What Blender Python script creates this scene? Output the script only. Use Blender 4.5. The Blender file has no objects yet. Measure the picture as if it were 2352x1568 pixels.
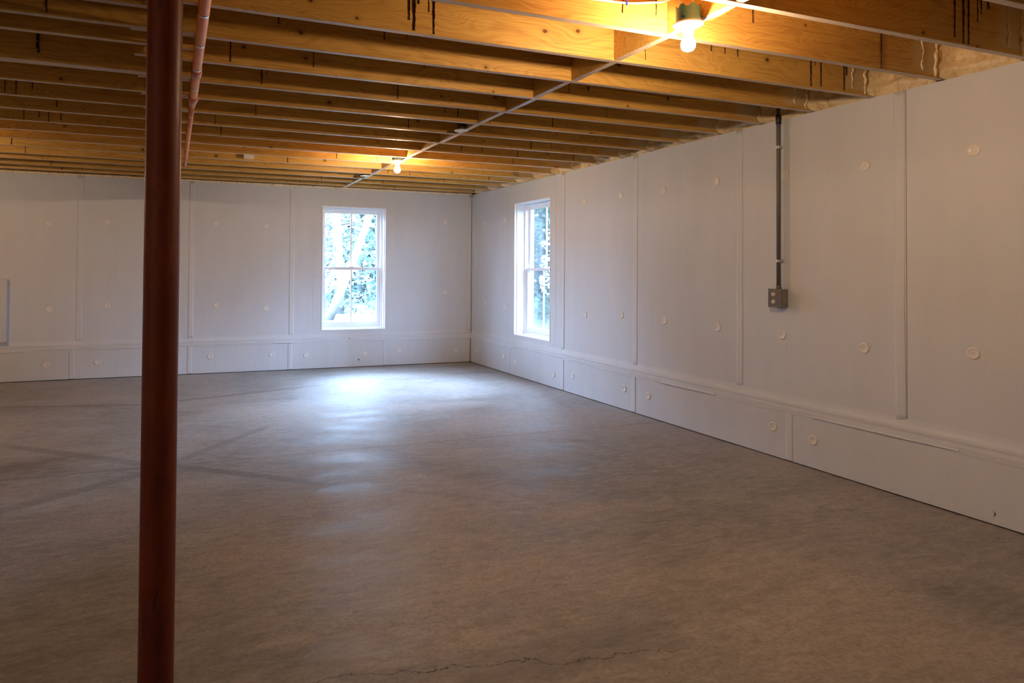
import bpy, bmesh, math, random
from mathutils import Vector, Matrix, noise
R = random.Random(7)
scn = bpy.context.scene
COL = scn.collection

# ------------------------------------------------------------------ camera
W, D, H = 3.988, 8.816, 2.366          # right wall face (X), back wall face (Y), joist underside (Z)
XL, YF = -4.1, -3.2                    # left wall, front wall
JD = .235                              # joist depth
yaw, pitch, roll = .3629, .0174, .0075
cam = bpy.data.cameras.new('camera')
co = bpy.data.objects.new('camera', cam); COL.objects.link(co)
F = Vector((math.sin(yaw)*math.cos(pitch), math.cos(yaw)*math.cos(pitch), math.sin(pitch)))
Rt = Vector((math.cos(yaw), -math.sin(yaw), 0)); U = Rt.cross(F)
R2 = Rt*math.cos(roll)+U*math.sin(roll); U2 = -Rt*math.sin(roll)+U*math.cos(roll)
m = Matrix((R2, U2, -F)).transposed().to_4x4(); m.translation = (0, 0, 1.2896)
co.matrix_world = m
cam.sensor_width = 36; cam.lens = 1564.56/2352*36
cam.shift_x = (1176-986.3)/2352; cam.shift_y = -(784-593)/2352
cam.clip_start = .05; cam.clip_end = 200
scn.camera = co

# ------------------------------------------------------------------ sky, lamps, exposure
SKY = 116.0
BULB = 1270.0
BULBCOL = (1.0, .66, .40)
wd = bpy.data.worlds.new('sky'); scn.world = wd; wd.use_nodes = True
wd.node_tree.nodes['Background'].inputs[0].default_value = (.44, .61, .97, 1)
wd.node_tree.nodes['Background'].inputs[1].default_value = SKY
scn.view_settings.view_transform = 'Standard'; scn.view_settings.look = 'None'
scn.view_settings.exposure = 0.0; scn.view_settings.gamma = 1
scn.view_settings.use_curve_mapping = False
scn.cycles.use_denoising = True
scn.cycles.use_adaptive_sampling = True; scn.cycles.adaptive_threshold = .06; scn.cycles.adaptive_min_samples = 16
scn.cycles.max_bounces = 8; scn.cycles.diffuse_bounces = 5; scn.cycles.glossy_bounces = 3
scn.cycles.transparent_max_bounces = 12; scn.cycles.sample_clamp_indirect = 20
scn.cycles.caustics_reflective = False; scn.cycles.caustics_refractive = False

# ------------------------------------------------------------------ helpers
class MB:
    def __init__(s): s.v = []; s.f = []; s.mi = []
    def box(s, a, b, mi=0, mibot=None):
        x0, y0, z0 = a; x1, y1, z1 = b; n = len(s.v)
        s.v += [(x0,y0,z0),(x1,y0,z0),(x1,y1,z0),(x0,y1,z0),(x0,y0,z1),(x1,y0,z1),(x1,y1,z1),(x0,y1,z1)]
        s.f += [[n+i for i in q] for q in ((0,3,2,1),(4,5,6,7),(0,1,5,4),(1,2,6,5),(2,3,7,6),(3,0,4,7))]
        s.mi += [mi if mibot is None else mibot]+[mi]*5
        return s
    def poly(s, vs, fs, mi=0):
        n = len(s.v); s.v += [tuple(v) for v in vs]; s.f += [[n+i for i in f] for f in fs]; s.mi += [mi]*len(fs); return s
    def tube(s, pts, r, seg=8, mi=0, cap=True):
        pts = [Vector(p) for p in pts]; n0 = len(s.v)
        rs = r if isinstance(r, (list, tuple)) else [r]*len(pts)
        up = None
        for i, p in enumerate(pts):
            t = (pts[min(i+1, len(pts)-1)]-pts[max(i-1, 0)]).normalized()
            if up is None: up = t.orthogonal().normalized()
            up = (up - t*up.dot(t)).normalized(); w = t.cross(up)
            for k in range(seg):
                a = 2*math.pi*k/seg
                s.v.append(tuple(p+(up*math.cos(a)+w*math.sin(a))*rs[i]))
        for i in range(len(pts)-1):
            for k in range(seg):
                a = n0+i*seg+k; b = n0+i*seg+(k+1) % seg
                s.f.append([a, b, b+seg, a+seg]); s.mi.append(mi)
        if cap:
            s.f.append([n0+k for k in range(seg)][::-1]); s.mi.append(mi)
            s.f.append([n0+(len(pts)-1)*seg+k for k in range(seg)]); s.mi.append(mi)
        return s
    def lathe(s, prof, c=(0,0,0), seg=24, mi=0, axis='z'):
        n0 = len(s.v); c = Vector(c)
        for r, z in prof:
            for k in range(seg):
                a = 2*math.pi*k/seg; x, y = max(r, 1e-5)*math.cos(a), max(r, 1e-5)*math.sin(a)
                p = (x, y, z) if axis == 'z' else ((z, x, y) if axis == 'x' else (x, z, y))
                s.v.append(tuple(c+Vector(p)))
        for i in range(len(prof)-1):
            for k in range(seg):
                a = n0+i*seg+k; b = n0+i*seg+(k+1) % seg
                q = [a, b, b+seg, a+seg]
                s.f.append(q[::-1] if axis == 'y' else q); s.mi.append(mi)
        return s
    def grid(s, us, ws, holes, d0, d1, mp, mi=0):
        """plate between depths d0 and d1, cut on rectangle holes; mp maps (u, d, w) to a point"""
        us = sorted(set(us) | {x for h in holes for x in (h[0], h[1]) if min(us) < x < max(us)})
        ws = sorted(set(ws) | {x for h in holes for x in (h[2], h[3]) if min(ws) < x < max(ws)})
        solid = {}
        for i in range(len(us)-1):
            for j in range(len(ws)-1):
                cu, cw = (us[i]+us[i+1])/2, (ws[j]+ws[j+1])/2
                solid[i, j] = not any(h[0] < cu < h[1] and h[2] < cw < h[3] for h in holes)
        idx = {}
        def V(i, j, k):
            if (i, j, k) not in idx:
                idx[i, j, k] = len(s.v); s.v.append(tuple(mp(us[i], (d0, d1)[k], ws[j])))
            return idx[i, j, k]
        def add(q): s.f.append(q); s.mi.append(mi)
        for (i, j), on in solid.items():
            if not on: continue
            add([V(i,j,0), V(i+1,j,0), V(i+1,j+1,0), V(i,j+1,0)])
            add([V(i,j+1,1), V(i+1,j+1,1), V(i+1,j,1), V(i,j,1)])
            if not solid.get((i-1, j)): add([V(i,j,0), V(i,j+1,0), V(i,j+1,1), V(i,j,1)])
            if not solid.get((i+1, j)): add([V(i+1,j+1,0), V(i+1,j,0), V(i+1,j,1), V(i+1,j+1,1)])
            if not solid.get((i, j-1)): add([V(i+1,j,0), V(i,j,0), V(i,j,1), V(i+1,j,1)])
            if not solid.get((i, j+1)): add([V(i,j+1,0), V(i+1,j+1,0), V(i+1,j+1,1), V(i,j+1,1)])
        return s
    def mesh(s, name, mats, smooth=False):
        me = bpy.data.meshes.new(name); me.from_pydata(s.v, [], s.f)
        for mt in (mats if isinstance(mats, (list, tuple)) else [mats]): me.materials.append(mt)
        me.polygons.foreach_set('material_index', s.mi)
        if smooth: me.polygons.foreach_set('use_smooth', [True]*len(s.f))
        bm = bmesh.new(); bm.from_mesh(me); bmesh.ops.recalc_face_normals(bm, faces=bm.faces); bm.to_mesh(me); bm.free()
        me.update(); return me
    def obj(s, name, mats, parent=None, smooth=False, loc=(0,0,0), bevel=0):
        o = bpy.data.objects.new(name, s.mesh(name, mats, smooth)); COL.objects.link(o)
        o.location = loc; o.parent = parent
        if bevel:
            b = o.modifiers.new('bevel', 'BEVEL'); b.width = bevel; b.segments = 2; b.limit_method = 'ANGLE'
        return o
def inst(me, name, parent=None, loc=(0,0,0), rot=(0,0,0), sc=1):
    o = bpy.data.objects.new(name, me); COL.objects.link(o); o.location = loc; o.rotation_euler = rot
    o.scale = (sc,)*3 if not isinstance(sc, tuple) else sc; o.parent = parent; return o
def thing(name, label, cat, loc=(0,0,0), group=None):
    o = bpy.data.objects.new(name, None); COL.objects.link(o); o.location = loc; o.empty_display_size = .1
    return tag(o, label, cat, group)
def tag(o, label, cat, group=None):
    o['label'] = label; o['category'] = cat
    if group: o['group'] = group
    return o
def struct(o): o['kind'] = 'structure'; return o

# ------------------------------------------------------------------ materials
class NT:
    def __init__(s, name):
        s.m = bpy.data.materials.new(name); s.m.use_nodes = True; s.t = s.m.node_tree; s.n = s.t.nodes
        s.b = s.n['Principled BSDF']
    def node(s, typ, **kw):
        n = s.n.new(typ)
        for k, v in kw.items():
            if k.startswith('i_'):
                key = k[2:]; key = int(key) if key.isdigit() else key
                s.set(n.inputs[key], v)
            else: setattr(n, k, v)
        return n
    def set(s, sock, v):
        if isinstance(v, bpy.types.NodeSocket): s.t.links.new(v, sock)
        elif isinstance(v, bpy.types.Node): s.t.links.new(v.outputs[0], sock)
        else:
            if isinstance(v, tuple) and len(v) == 3 and sock.type == 'RGBA': v = (*v, 1)
            sock.default_value = v
    def math(s, op, a, b=0.0, c=0.0, clamp=False):
        n = s.node('ShaderNodeMath', operation=op, use_clamp=clamp)
        s.set(n.inputs[0], a); s.set(n.inputs[1], b); s.set(n.inputs[2], c); return n.outputs[0]
    def coord(s, kind='Object'): return s.node('ShaderNodeTexCoord').outputs[kind]
    def scale(s, v, sc, loc=(0,0,0), rot=(0,0,0)):
        n = s.node('ShaderNodeMapping'); s.set(n.inputs[0], v); n.inputs['Scale'].default_value = sc
        s.set(n.inputs['Location'], loc); n.inputs['Rotation'].default_value = rot; return n.outputs[0]
    def noise(s, v, sc=1, det=4, rough=.55, dist=0):
        n = s.node('ShaderNodeTexNoise'); s.set(n.inputs['Vector'], v); n.inputs['Scale'].default_value = sc
        n.inputs['Detail'].default_value = det; n.inputs['Roughness'].default_value = rough
        n.inputs['Distortion'].default_value = dist; return n.outputs['Fac']
    def ramp(s, f, stops):
        n = s.node('ShaderNodeValToRGB'); s.set(n.inputs[0], f); r = n.color_ramp
        while len(r.elements) < len(stops): r.elements.new(.5)
        for e, (p, c) in zip(r.elements, stops):
            e.position = p; e.color = (*c, 1) if isinstance(c, tuple) else (c, c, c, 1)
        return n.outputs[0]
    def mix(s, f, a, b, mode='MIX'):
        n = s.node('ShaderNodeMix', data_type='RGBA', blend_type=mode)
        s.set(n.inputs[0], f); s.set(n.inputs[6], a); s.set(n.inputs[7], b); return n.outputs[2]
    def mr(s, v, a, b, c=0.0, d=1.0, smooth=True):
        n = s.node('ShaderNodeMapRange'); n.interpolation_type = 'SMOOTHSTEP' if smooth else 'LINEAR'
        for i, x in enumerate((v, a, b, c, d)): s.set(n.inputs[i], x)
        return n.outputs[0]
    def bump(s, h, st=.3, dist=.01):
        n = s.node('ShaderNodeBump'); s.set(n.inputs['Height'], h); n.inputs['Strength'].default_value = st
        n.inputs['Distance'].default_value = dist; s.set(s.b.inputs['Normal'], n.outputs[0])
    def out(s, col=None, rough=None, metal=None, spec=None):
        for k, v in (('Base Color', col), ('Roughness', rough), ('Metallic', metal), ('Specular IOR Level', spec)):
            if v is not None: s.set(s.b.inputs[k], v)
        return s.m
    def sep(s, v):
        n = s.node('ShaderNodeSeparateXYZ'); s.set(n.inputs[0], v); return n.outputs
    def segment(s, xyz, p0, p1, w, soft):
        """mask of a strip between two points of the floor plane"""
        L = math.hypot(p1[0]-p0[0], p1[1]-p0[1]); dx, dy = (p1[0]-p0[0])/L, (p1[1]-p0[1])/L
        X = s.math('SUBTRACT', xyz[0], p0[0]); Y = s.math('SUBTRACT', xyz[1], p0[1])
        t = s.math('ADD', s.math('MULTIPLY', X, dx), s.math('MULTIPLY', Y, dy))
        d = s.math('ABSOLUTE', s.math('SUBTRACT', s.math('MULTIPLY', Y, dx), s.math('MULTIPLY', X, dy)))
        a = s.mr(d, w+soft, max(w-soft, 0)); 
        b = s.mr(s.math('ABSOLUTE', s.math('SUBTRACT', t, L/2)), L/2+soft*6, L/2-soft*6)
        return s.math('MULTIPLY', a, b)

def plain(name, col, rough=.5, metal=0, var=.06, sc=30, spec=None, bump=0):
    t = NT(name); n = t.noise(t.coord(), sc, 3)
    c0 = tuple(max(0, c*(1-var)) for c in col); c1 = tuple(min(1, c*(1+var)) for c in col)
    if bump: t.bump(n, bump, .003)
    return t.out(t.ramp(n, [(.3, c0), (.7, c1)]), rough, metal, spec)

def wood(name, dark, light, spray=False, rough=.42, knots=True):
    t = NT(name); oi = t.node('ShaderNodeObjectInfo').outputs['Random']
    c = t.coord(); off = t.node('ShaderNodeCombineXYZ'); t.set(off.inputs[0], t.math('MULTIPLY', oi, 37.0)); t.set(off.inputs[2], t.math('MULTIPLY', oi, 11.0))
    g = t.scale(c, (.55, 5, 9), off.outputs[0])
    warp = t.noise(t.scale(c, (1.1, 1, 3.2), off.outputs[0]), 1.6, 2)
    va = t.node('ShaderNodeVectorMath', operation='ADD'); t.set(va.inputs[0], g)
    cw = t.node('ShaderNodeCombineXYZ'); t.set(cw.inputs[2], t.math('MULTIPLY', warp, 3.2)); t.set(va.inputs[1], cw.outputs[0])
    band = t.noise(va.outputs[0], 1.0, 2, .4)
    rings = t.math('ABSOLUTE', t.math('SINE', t.math('MULTIPLY', band, 60.0)))
    fine = t.noise(t.scale(c, (3, 60, 110), off.outputs[0]), 1, 3)
    f = t.math('ADD', t.math('MULTIPLY', rings, .17), t.math('MULTIPLY', fine, .62))
    col = t.ramp(f, [(.20, dark), (.50, light)])
    lt = t.noise(t.scale(c, (.5, 1, 2), off.outputs[0]), 1, 2)
    col = t.mix(t.mr(lt, .35, .7, 0, .35), col, tuple(x*.78 for x in dark))
    col = t.mix(1.0, col, t.ramp(oi, [(0, (.82, .80, .78)), (1, (1, 1, 1))]), 'MULTIPLY')
    if knots:
        vo = t.node('ShaderNodeTexVoronoi'); vo.inputs['Scale'].default_value = 1
        vo.voronoi_dimensions = '2D'; q = t.sep(c); cn = t.node('ShaderNodeCombineXYZ')
        wb = t.math('MULTIPLY', t.noise(c, 30, 2), .05)
        t.set(cn.inputs[0], t.math('ADD', t.math('ADD', t.math('MULTIPLY', q[0], 2.7), t.math('MULTIPLY', oi, 61.0)), wb))
        t.set(cn.inputs[1], t.math('ADD', t.math('MULTIPLY', q[2], 3.4), t.math('MULTIPLY', oi, 23.0)))
        t.set(vo.inputs['Vector'], cn.outputs[0]); vo.inputs['Randomness'].default_value = 1
        vc = t.sep(vo.outputs['Color']); rad = t.math('ADD', .012, t.math('MULTIPLY', vc[1], .030))
        dd = t.math('DIVIDE', vo.outputs['Distance'], rad)
        k = t.mr(dd, 1.15, .75); halo = t.mr(dd, 3.4, 1.0, 0, .38)
        keep = t.math('GREATER_THAN', vc[0], .42)
        col = t.mix(t.math('MULTIPLY', halo, keep), col, tuple(x*.6 for x in dark))
        col = t.mix(t.math('MULTIPLY', t.math('MULTIPLY', k, keep), .85), col, (.07, .022, .006))
    r = rough
    if spray:
        x = t.sep(c)[0]; nz = t.noise(c, 9, 5, .7)
        e = t.math('ADD', x, t.math('MULTIPLY', t.math('SUBTRACT', nz, .5), .22))
        mk = t.mr(e, W-.30, W-.19)
        sp = t.noise(c, 160, 2)
        mk = t.math('MULTIPLY', mk, t.mr(sp, .30, .52, .55, 1))
        zz = t.mr(t.sep(c)[2], H+.012, H+.035)
        mk = t.math('MULTIPLY', mk, zz)
        col = t.mix(t.math('MULTIPLY', mk, .8), col, (.60, .49, .30))
    t.bump(f, .12, .002)
    return t.out(col, r, None, .45)

M = {}
M['joist'] = wood('joist_wood', (.50, .265, .055), (.76, .475, .125), spray=True)
M['edge'] = wood('joist_edge_lit_wood', (.56, .44, .33), (.74, .62, .50), knots=False, rough=.5)  # paler milled edge; floor and window light on undersides also put into colour
M['beam'] = wood('beam_wood', (.34, .17, .06), (.55, .31, .12))
M['deck'] = plain('subfloor_board', (.46, .27, .10), .7, var=.3, sc=40)
M['concrete_wall'] = plain('poured_concrete', (.38, .37, .35), .85, var=.1, sc=6)

# floor slab: troweled concrete
t = NT('troweled_concrete'); c = t.coord(); xyz = t.sep(c)
big = t.noise(c, .45, 5, .6); mid = t.noise(t.scale(c, (1.3, 3.4, 1), rot=(0, 0, .35)), 1.1, 6, .62)
st = t.noise(t.scale(c, (3.5, 11, 1), rot=(0, 0, -.2)), 2.2, 7, .72, .4); fine = t.noise(c, 55, 4, .7)
f = t.math('ADD', t.math('MULTIPLY', big, .42), t.math('ADD', t.math('MULTIPLY', mid, .30), t.math('MULTIPLY', st, .28)))
col = t.ramp(f, [(.40, (.21, .195, .177)), (.47, (.32, .302, .278)), (.55, (.41, .393, .370)), (.64, (.51, .495, .475))])
blot = t.mr(t.noise(t.scale(c, (.7, 1.7, 1), rot=(0, 0, .5)), 2.3, 5, .7), .56, .70)
col = t.mix(t.math('MULTIPLY', blot, .34), col, (.17, .165, .155))
tint = t.mr(t.noise(c, .9, 3), .45, .62)
col = t.mix(t.math('MULTIPLY', tint, .35), col, (.42, .35, .30))
col = t.mix(t.mr(fine, .35, .72, 0, .45), col, (.17, .155, .14))
wob = t.math('MULTIPLY', t.math('SUBTRACT', t.noise(c, 5, 3), .5), .02)
xy = (t.math('ADD', xyz[0], wob), t.math('ADD', xyz[1], wob))
for p0, p1, w, a in (((.06, 4.74), (.86, 4.10), .045, .55), ((.8, 4.14), (1.7, 3.5), .03, .25), ((-.05, 4.72), (-.95, 4.10), .05, .4),
                     ((-.1, 4.83), (-1.1, 5.7), .05, .4), ((.05, 4.86), (.75, 5.7), .04, .35), ((-1.6, 7.3), (-.2, 6.98), .035, .45),
                     ((.0, 7.05), (1.6, 7.55), .04, .5), ((.3, 4.9), (.55, 4.74), .03, .3), ((1.5, 4.3), (2.6, 3.3), .16, .18), ((.5, 2.05), (1.7, 1.98), .10, .22)):
    col = t.mix(t.math('MULTIPLY', t.segment(xy, p0, p1, w, .02), a), col, (.14, .132, .125))
med = t.noise(t.scale(c, (12, 22, 1), rot=(0, 0, .3)), 1, 6, .75, .5)
col = t.mix(t.mr(med, .50, .66, 0, .30), col, (.13, .118, .10)); col = t.mix(t.mr(med, .46, .34, 0, .22), col, (.56, .53, .48))
spk = t.node('ShaderNodeTexVoronoi'); spk.inputs['Scale'].default_value = 5.5; t.set(spk.inputs['Vector'], c)
col = t.mix(t.math('MULTIPLY', t.math('LESS_THAN', spk.outputs['Distance'], .018), .8), col, (.05, .045, .04))
# saw-cut control joint, hairline crack, pale scratches
jl = t.mr(t.math('ABSOLUTE', t.math('SUBTRACT', t.math('ADD', xyz[1], t.math('MULTIPLY', t.noise(c, 1.2, 2), .03)), 4.80)), .0055, .002)
col = t.mix(t.math('MULTIPLY', jl, .75), col, (.06, .05, .04))
cr = t.math('ADD', t.math('MULTIPLY', t.noise(c, 6, 5, .65), .16), t.math('MULTIPLY', xyz[0], -.21))
ck = t.mr(t.math('ABSOLUTE', t.math('SUBTRACT', t.math('SUBTRACT', xyz[1], cr), 2.155)), .0035, .001)
ckm = t.math('MULTIPLY', ck, t.math('MULTIPLY', t.mr(xyz[0], .3, .45), t.mr(xyz[0], 1.9, 1.4)))
col = t.mix(t.math('MULTIPLY', ckm, .8), col, (.05, .04, .035))
sc_ = t.noise(t.scale(c, (14, 60, 1), rot=(0, 0, .9)), 1, 4, .8, 1.5); sc2 = t.noise(t.scale(c, (70, 16, 1), rot=(0, 0, .4)), 1, 4, .8, 1.5)
scr = t.math('MAXIMUM', t.mr(sc_, .60, .68), t.mr(sc2, .61, .69))
rough = t.math('SUBTRACT', t.mr(mid, .3, .7, .42, .60), t.math('MULTIPLY', scr, .22))
t.bump(t.math('ADD', t.math('MULTIPLY', scr, 1.0), t.math('ADD', t.math('MULTIPLY', fine, .4), t.math('MULTIPLY', st, .7))), .2, .004)
M['floor'] = t.out(col, rough, None, .22)

# white faced insulation board, tape, fasteners
def facing(name, base, st, fold=False):
    t = NT(name); c = t.coord(); oi = t.node('ShaderNodeObjectInfo').outputs['Random']
    a = t.noise(t.scale(c, (22, 22, 2.4)), 1, 4, .6, .4); b = t.noise(t.scale(c, (6, 6, 1.2)), 1, 3); w = t.noise(t.scale(c, (150, 150, 30)), 1, 2)
    h = t.math('ADD', t.math('MULTIPLY', a, .6), t.math('ADD', t.math('MULTIPLY', b, .8), t.math('MULTIPLY', w, .12)))
    if fold:
        h = t.math('ADD', h, t.math('MULTIPLY', t.noise(t.scale(c, (9, 9, 16)), 1, 4, .6, 1.2), 1.0))
    t.bump(h, st, .006)
    col = t.mix(t.mr(b, .3, .7), tuple(x*.96 for x in base), base)
    col = t.mix(1.0, col, t.ramp(oi, [(0, (.965, .965, .965)), (1, (1, 1, 1))]), 'MULTIPLY')
    return t.out(col, .48, None, .3)
M['board'] = facing('white_faced_board', (.685, .725, .775), .38)
M['tape'] = facing('white_seam_tape', (.70, .74, .785), .5, True)
M['disc'] = plain('white_plastic', (.80, .79, .77), .28, var=.02)
M['vinyl'] = plain('white_vinyl', (.86, .87, .88), .3, var=.01)
M['dark'] = plain('dark_gap', (.03, .028, .026), .8)
t = NT('spray_foam'); c = t.coord(); n = t.noise(c, 28, 5, .6); n2 = t.noise(c, 120, 3)
t.bump(t.math('ADD', n, t.math('MULTIPLY', n2, .3)), .6, .012)
M['foam'] = t.out(t.ramp(n, [(.3, (.66, .47, .22)), (.5, (.90, .75, .46)), (.75, (.93, .82, .57))]), .28, None, .5)
M['drip'] = plain('dark_adhesive', (.035, .014, .010), .22, var=.3, sc=120, spec=.8)
t = NT('rust_red_steel'); c = t.coord(); a = t.noise(t.scale(c, (3, 3, .9)), 4, 5, .65); sp = t.noise(c, 90, 4, .7); pk = t.noise(t.scale(c, (60, 60, 9)), 1, 3)
col = t.ramp(a, [(.3, (.085, .012, .004)), (.55, (.165, .026, .008)), (.75, (.21, .048, .016))])
col = t.mix(t.mr(sp, .68, .76, 0, .5), col, (.22, .11, .07))
col = t.mix(t.mr(pk, .66, .70, 0, .6), col, (.02, .008, .006))
t.bump(sp, .12, .002); M['steel'] = t.out(col, t.mr(a, .3, .7, .42, .62), 0, .35)
M['pipe'] = plain('orange_brown_pipe', (.74, .27, .095), .5, var=.08, sc=14)
M['coupling'] = plain('darker_orange_fitting', (.55, .16, .06), .35, var=.06)
M['galv'] = plain('galvanised_metal', (.55, .58, .60), .3, 1.0, var=.1)
M['conduit'] = plain('grey_plastic_conduit', (.125, .118, .112), .4, var=.04)
M['boxgrey'] = plain('grey_painted_steel', (.17, .155, .135), .38, .2, var=.08, sc=60)
M['boxside'] = plain('zinc_steel_box', (.25, .25, .23), .42, .3, var=.15, sc=50)
M['almond'] = plain('almond_plastic', (.78, .62, .48), .35, var=.02)
M['bluebox'] = plain('blue_grey_plastic', (.035, .13, .22), .35, var=.05)
M['porcelain'] = plain('white_porcelain', (.85, .83, .80), .2, var=.01)
M['brass'] = plain('brass', (.55, .40, .14), .3, 1.0, var=.1)
M['darkbrass'] = plain('dark_bronze', (.10, .075, .03), .3, .8, var=.2)
M['yellow'] = plain('yellow_cable_sheath', (.66, .38, .008), .4, var=.05)
M['whitecable'] = plain('white_cable_sheath', (.82, .78, .72), .4, var=.03)
M['blueplastic'] = plain('blue_plastic', (.05, .06, .35), .35)
M['black'] = plain('black_plastic', (.012, .012, .014), .35)
M['nail'] = plain('bright_nail', (.8, .8, .78), .25, .9)
t = NT('lit_bulb_glass'); t.set(t.b.inputs['Emission Color'], (*BULBCOL, 1)); t.b.inputs['Emission Strength'].default_value = BULB
M['bulb'] = t.out((.9, .9, .9), .3)
# window glass
t = NT('window_glass'); t.n.remove(t.b); tr = t.node('ShaderNodeBsdfTransparent'); tr.inputs[0].default_value = (.93, .97, .96, 1)
gl = t.node('ShaderNodeBsdfGlossy'); gl.inputs['Roughness'].default_value = .02
fr = t.node('ShaderNodeFresnel'); fr.inputs[0].default_value = 1.45; mx = t.node('ShaderNodeMixShader')
t.set(mx.inputs[0], t.math('MULTIPLY', fr.outputs[0], .8)); t.set(mx.inputs[1], tr.outputs[0]); t.set(mx.inputs[2], gl.outputs[0])
t.set(t.n['Material Output'].inputs[0], mx.outputs[0]); M['glass'] = t.m
M['bark'] = plain('grey_bark', (.04, .04, .042), .9, var=.35, sc=12, bump=.5)
M['birch'] = plain('pale_birch_bark', (.075, .07, .068), .8, var=.25, sc=9, bump=.3)
def leafmat(name, a, b):
    t = NT(name); oi = t.noise(t.coord(), 6, 3, .7)
    col = t.ramp(oi, [(.35, a), (.65, b)])
    t.n.remove(t.b); d = t.node('ShaderNodeBsdfDiffuse'); tl = t.node('ShaderNodeBsdfTranslucent'); mx = t.node('ShaderNodeMixShader')
    t.set(d.inputs[0], col); t.set(tl.inputs[0], col); t.set(mx.inputs[0], .35); t.set(mx.inputs[1], d.outputs[0]); t.set(mx.inputs[2], tl.outputs[0])
    t.set(t.n['Material Output'].inputs[0], mx.outputs[0]); return t.m
M['leaf'] = leafmat('green_leaves', (.032, .056, .050), (.085, .118, .096))
M['leaf2'] = leafmat('dark_green_needles', (.022, .042, .040), (.052, .080, .070))
M['leaf3'] = leafmat('pale_green_leaves', (.058, .084, .074), (.125, .155, .132))
t = NT('forest_ground'); n = t.noise(t.coord(), 3, 6, .7)
M['ground'] = t.out(t.ramp(n, [(.3, (.012, .02, .013)), (.5, (.024, .036, .022)), (.7, (.036, .038, .03))]), .9)

mpB = lambda u, d, w: (u, D+d, w)             # back wall: u = X, depth grows outward
mpR = lambda u, d, w: (W+d, u, w)             # right wall: u = Y
mpL = lambda u, d, w: (XL-d, u, w)
mpF = lambda u, d, w: (u, YF-d, w)

# ------------------------------------------------------------------ structure
WB = (1.842, 2.722, .489, 2.127)              # back window opening
WR = (6.669, 7.537, .494, 2.130)              # right window opening
T = .05                                       # insulation thickness
OUT = .25                                     # total wall thickness
floor = struct(MB().box((XL-.3, YF-.3, -.15), (W+.3, D+.3, 0)).obj('floor', M['floor']))
wall_back = struct(MB().grid([XL-OUT, W+OUT], [0, H+.0], [WB], T+.004, OUT, mpB).obj('wall_back', M['concrete_wall']))
wall_right = struct(MB().grid([YF-OUT, D+T], [0, H+.0], [WR], T+.004, OUT, mpR).obj('wall_right', M['concrete_wall']))
wall_left = struct(MB().grid([YF-OUT, D+T], [0, H+.0], [], 0, OUT, mpL).obj('wall_left', M['board']))
wall_front = struct(MB().grid([XL, W+T], [0, H+.0], [], 0, OUT, mpF).obj('wall_front', M['board']))
ceiling = struct(MB().box((XL-.3, YF-.3, H+JD), (W+.3, D+.3, H+JD+.03)).obj('ceiling', M['deck']))
# sill plate and rim boards closing the joist ends
MB().box((W+.10, YF-.25, H+.001), (W+.25, D+.25, H+JD-.001)).obj('rim_board', [M['beam']], ceiling)
MB().box((XL-.25, YF-.25, H+.001), (XL-.12, D+.25, H+JD-.001)).obj('rim_board', [M['beam']], ceiling)
MB().box((XL-.119, D+.10, H+.001), (W+.099, D+.25, H+JD-.001)).obj('rim_board', [M['beam']], ceiling)
MB().box((XL-.119, YF-.25, H+.001), (W+.099, YF-.12, H+JD-.001)).obj('rim_board', [M['beam']], ceiling)

def panels(wall, mp, seams, lo, hi, hole, z0, z1, d0, d1, gap=.0017):
    s = sorted([lo]+[x for x in seams if lo < x < hi]+[hi])
    for a, b in zip(s, s[1:]):
        MB().grid([a+gap, b-gap], [z0, z1], [hole] if hole else [], d0, d1, mp).obj('insulation_panel', M['board'], wall, bevel=.0015)
LED = .405
seamB = [2.68, 1.46, .24, -.98, -2.2, -3.42]
seamR = [7.60, 6.375, 5.165, 3.94, 2.71, 1.49, .27, -.95, -2.17]
panels(wall_back, mpB, seamB, XL, W, WB, LED+.002, H-.008, 0, T)
panels(wall_right, mpR, seamR, YF, D-.001, WR, LED+.002, H-.004, 0, T)
bandB = [2.71, 1.44, .23, -1.05, -2.3, -3.5]
bandR = [7.61, 6.35, 5.14, 3.48, 1.02, -1.4]
panels(wall_back, mpB, bandB, XL, W-.022, None, .007, LED, -.02, T)
panels(wall_right, mpR, bandR, YF, D-.022, None, .007, LED, -.02, T)

def vtape(wall, mp, u, z0, z1, d, w=.062, seed=0, lift=True):
    """wrinkled strip of tape over an upright seam"""
    mb = MB(); n = 46; vs = []; fs = []
    cols = [-.5, -.38, -.1, .12, .4, .5]
    for i in range(n+1):
        z = z0+(z1-z0)*i/n; wig = .0035*noise.noise(Vector((z*3.1, seed*2.3, .5)))
        for k, cc in enumerate(cols):
            e = .0010+(.0020 if k in (1, 4) else .0006)*abs(noise.noise(Vector((z*4.3, seed*1.7, k*2.1))))*1.6
            if k in (0,): e = .0003
            if k == 5: e = .0005
            vs.append(mp(u+cc*w+wig, d-e, z))
    m_ = len(cols)
    for i in range(n):
        for k in range(m_-1): fs.append([i*m_+k, i*m_+k+1, (i+1)*m_+k+1, (i+1)*m_+k])
    mb.poly(vs, fs); o = mb.obj('seam_tape', M['tape'], wall, smooth=True)
    s = o.modifiers.new('thick', 'SOLIDIFY'); s.thickness = .0005
    return o
for k, u in enumerate(seamB):
    vtape(wall_back, mpB, u-.004, LED+.03 if abs(u-2.68) > .01 else 2.218, H-.012, 0, seed=k)
for k, u in enumerate(seamR[:6]):
    vtape(wall_right, mpR, u+(.037 if k not in (0, 2, 3) else .008), LED+.03 if k else 2.222, H-.006, 0, seed=k+3)
for k, u in enumerate(bandB[:4]): vtape(wall_back, mpB, u, .01, LED-.07, -.02, .055, seed=k+5)
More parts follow.
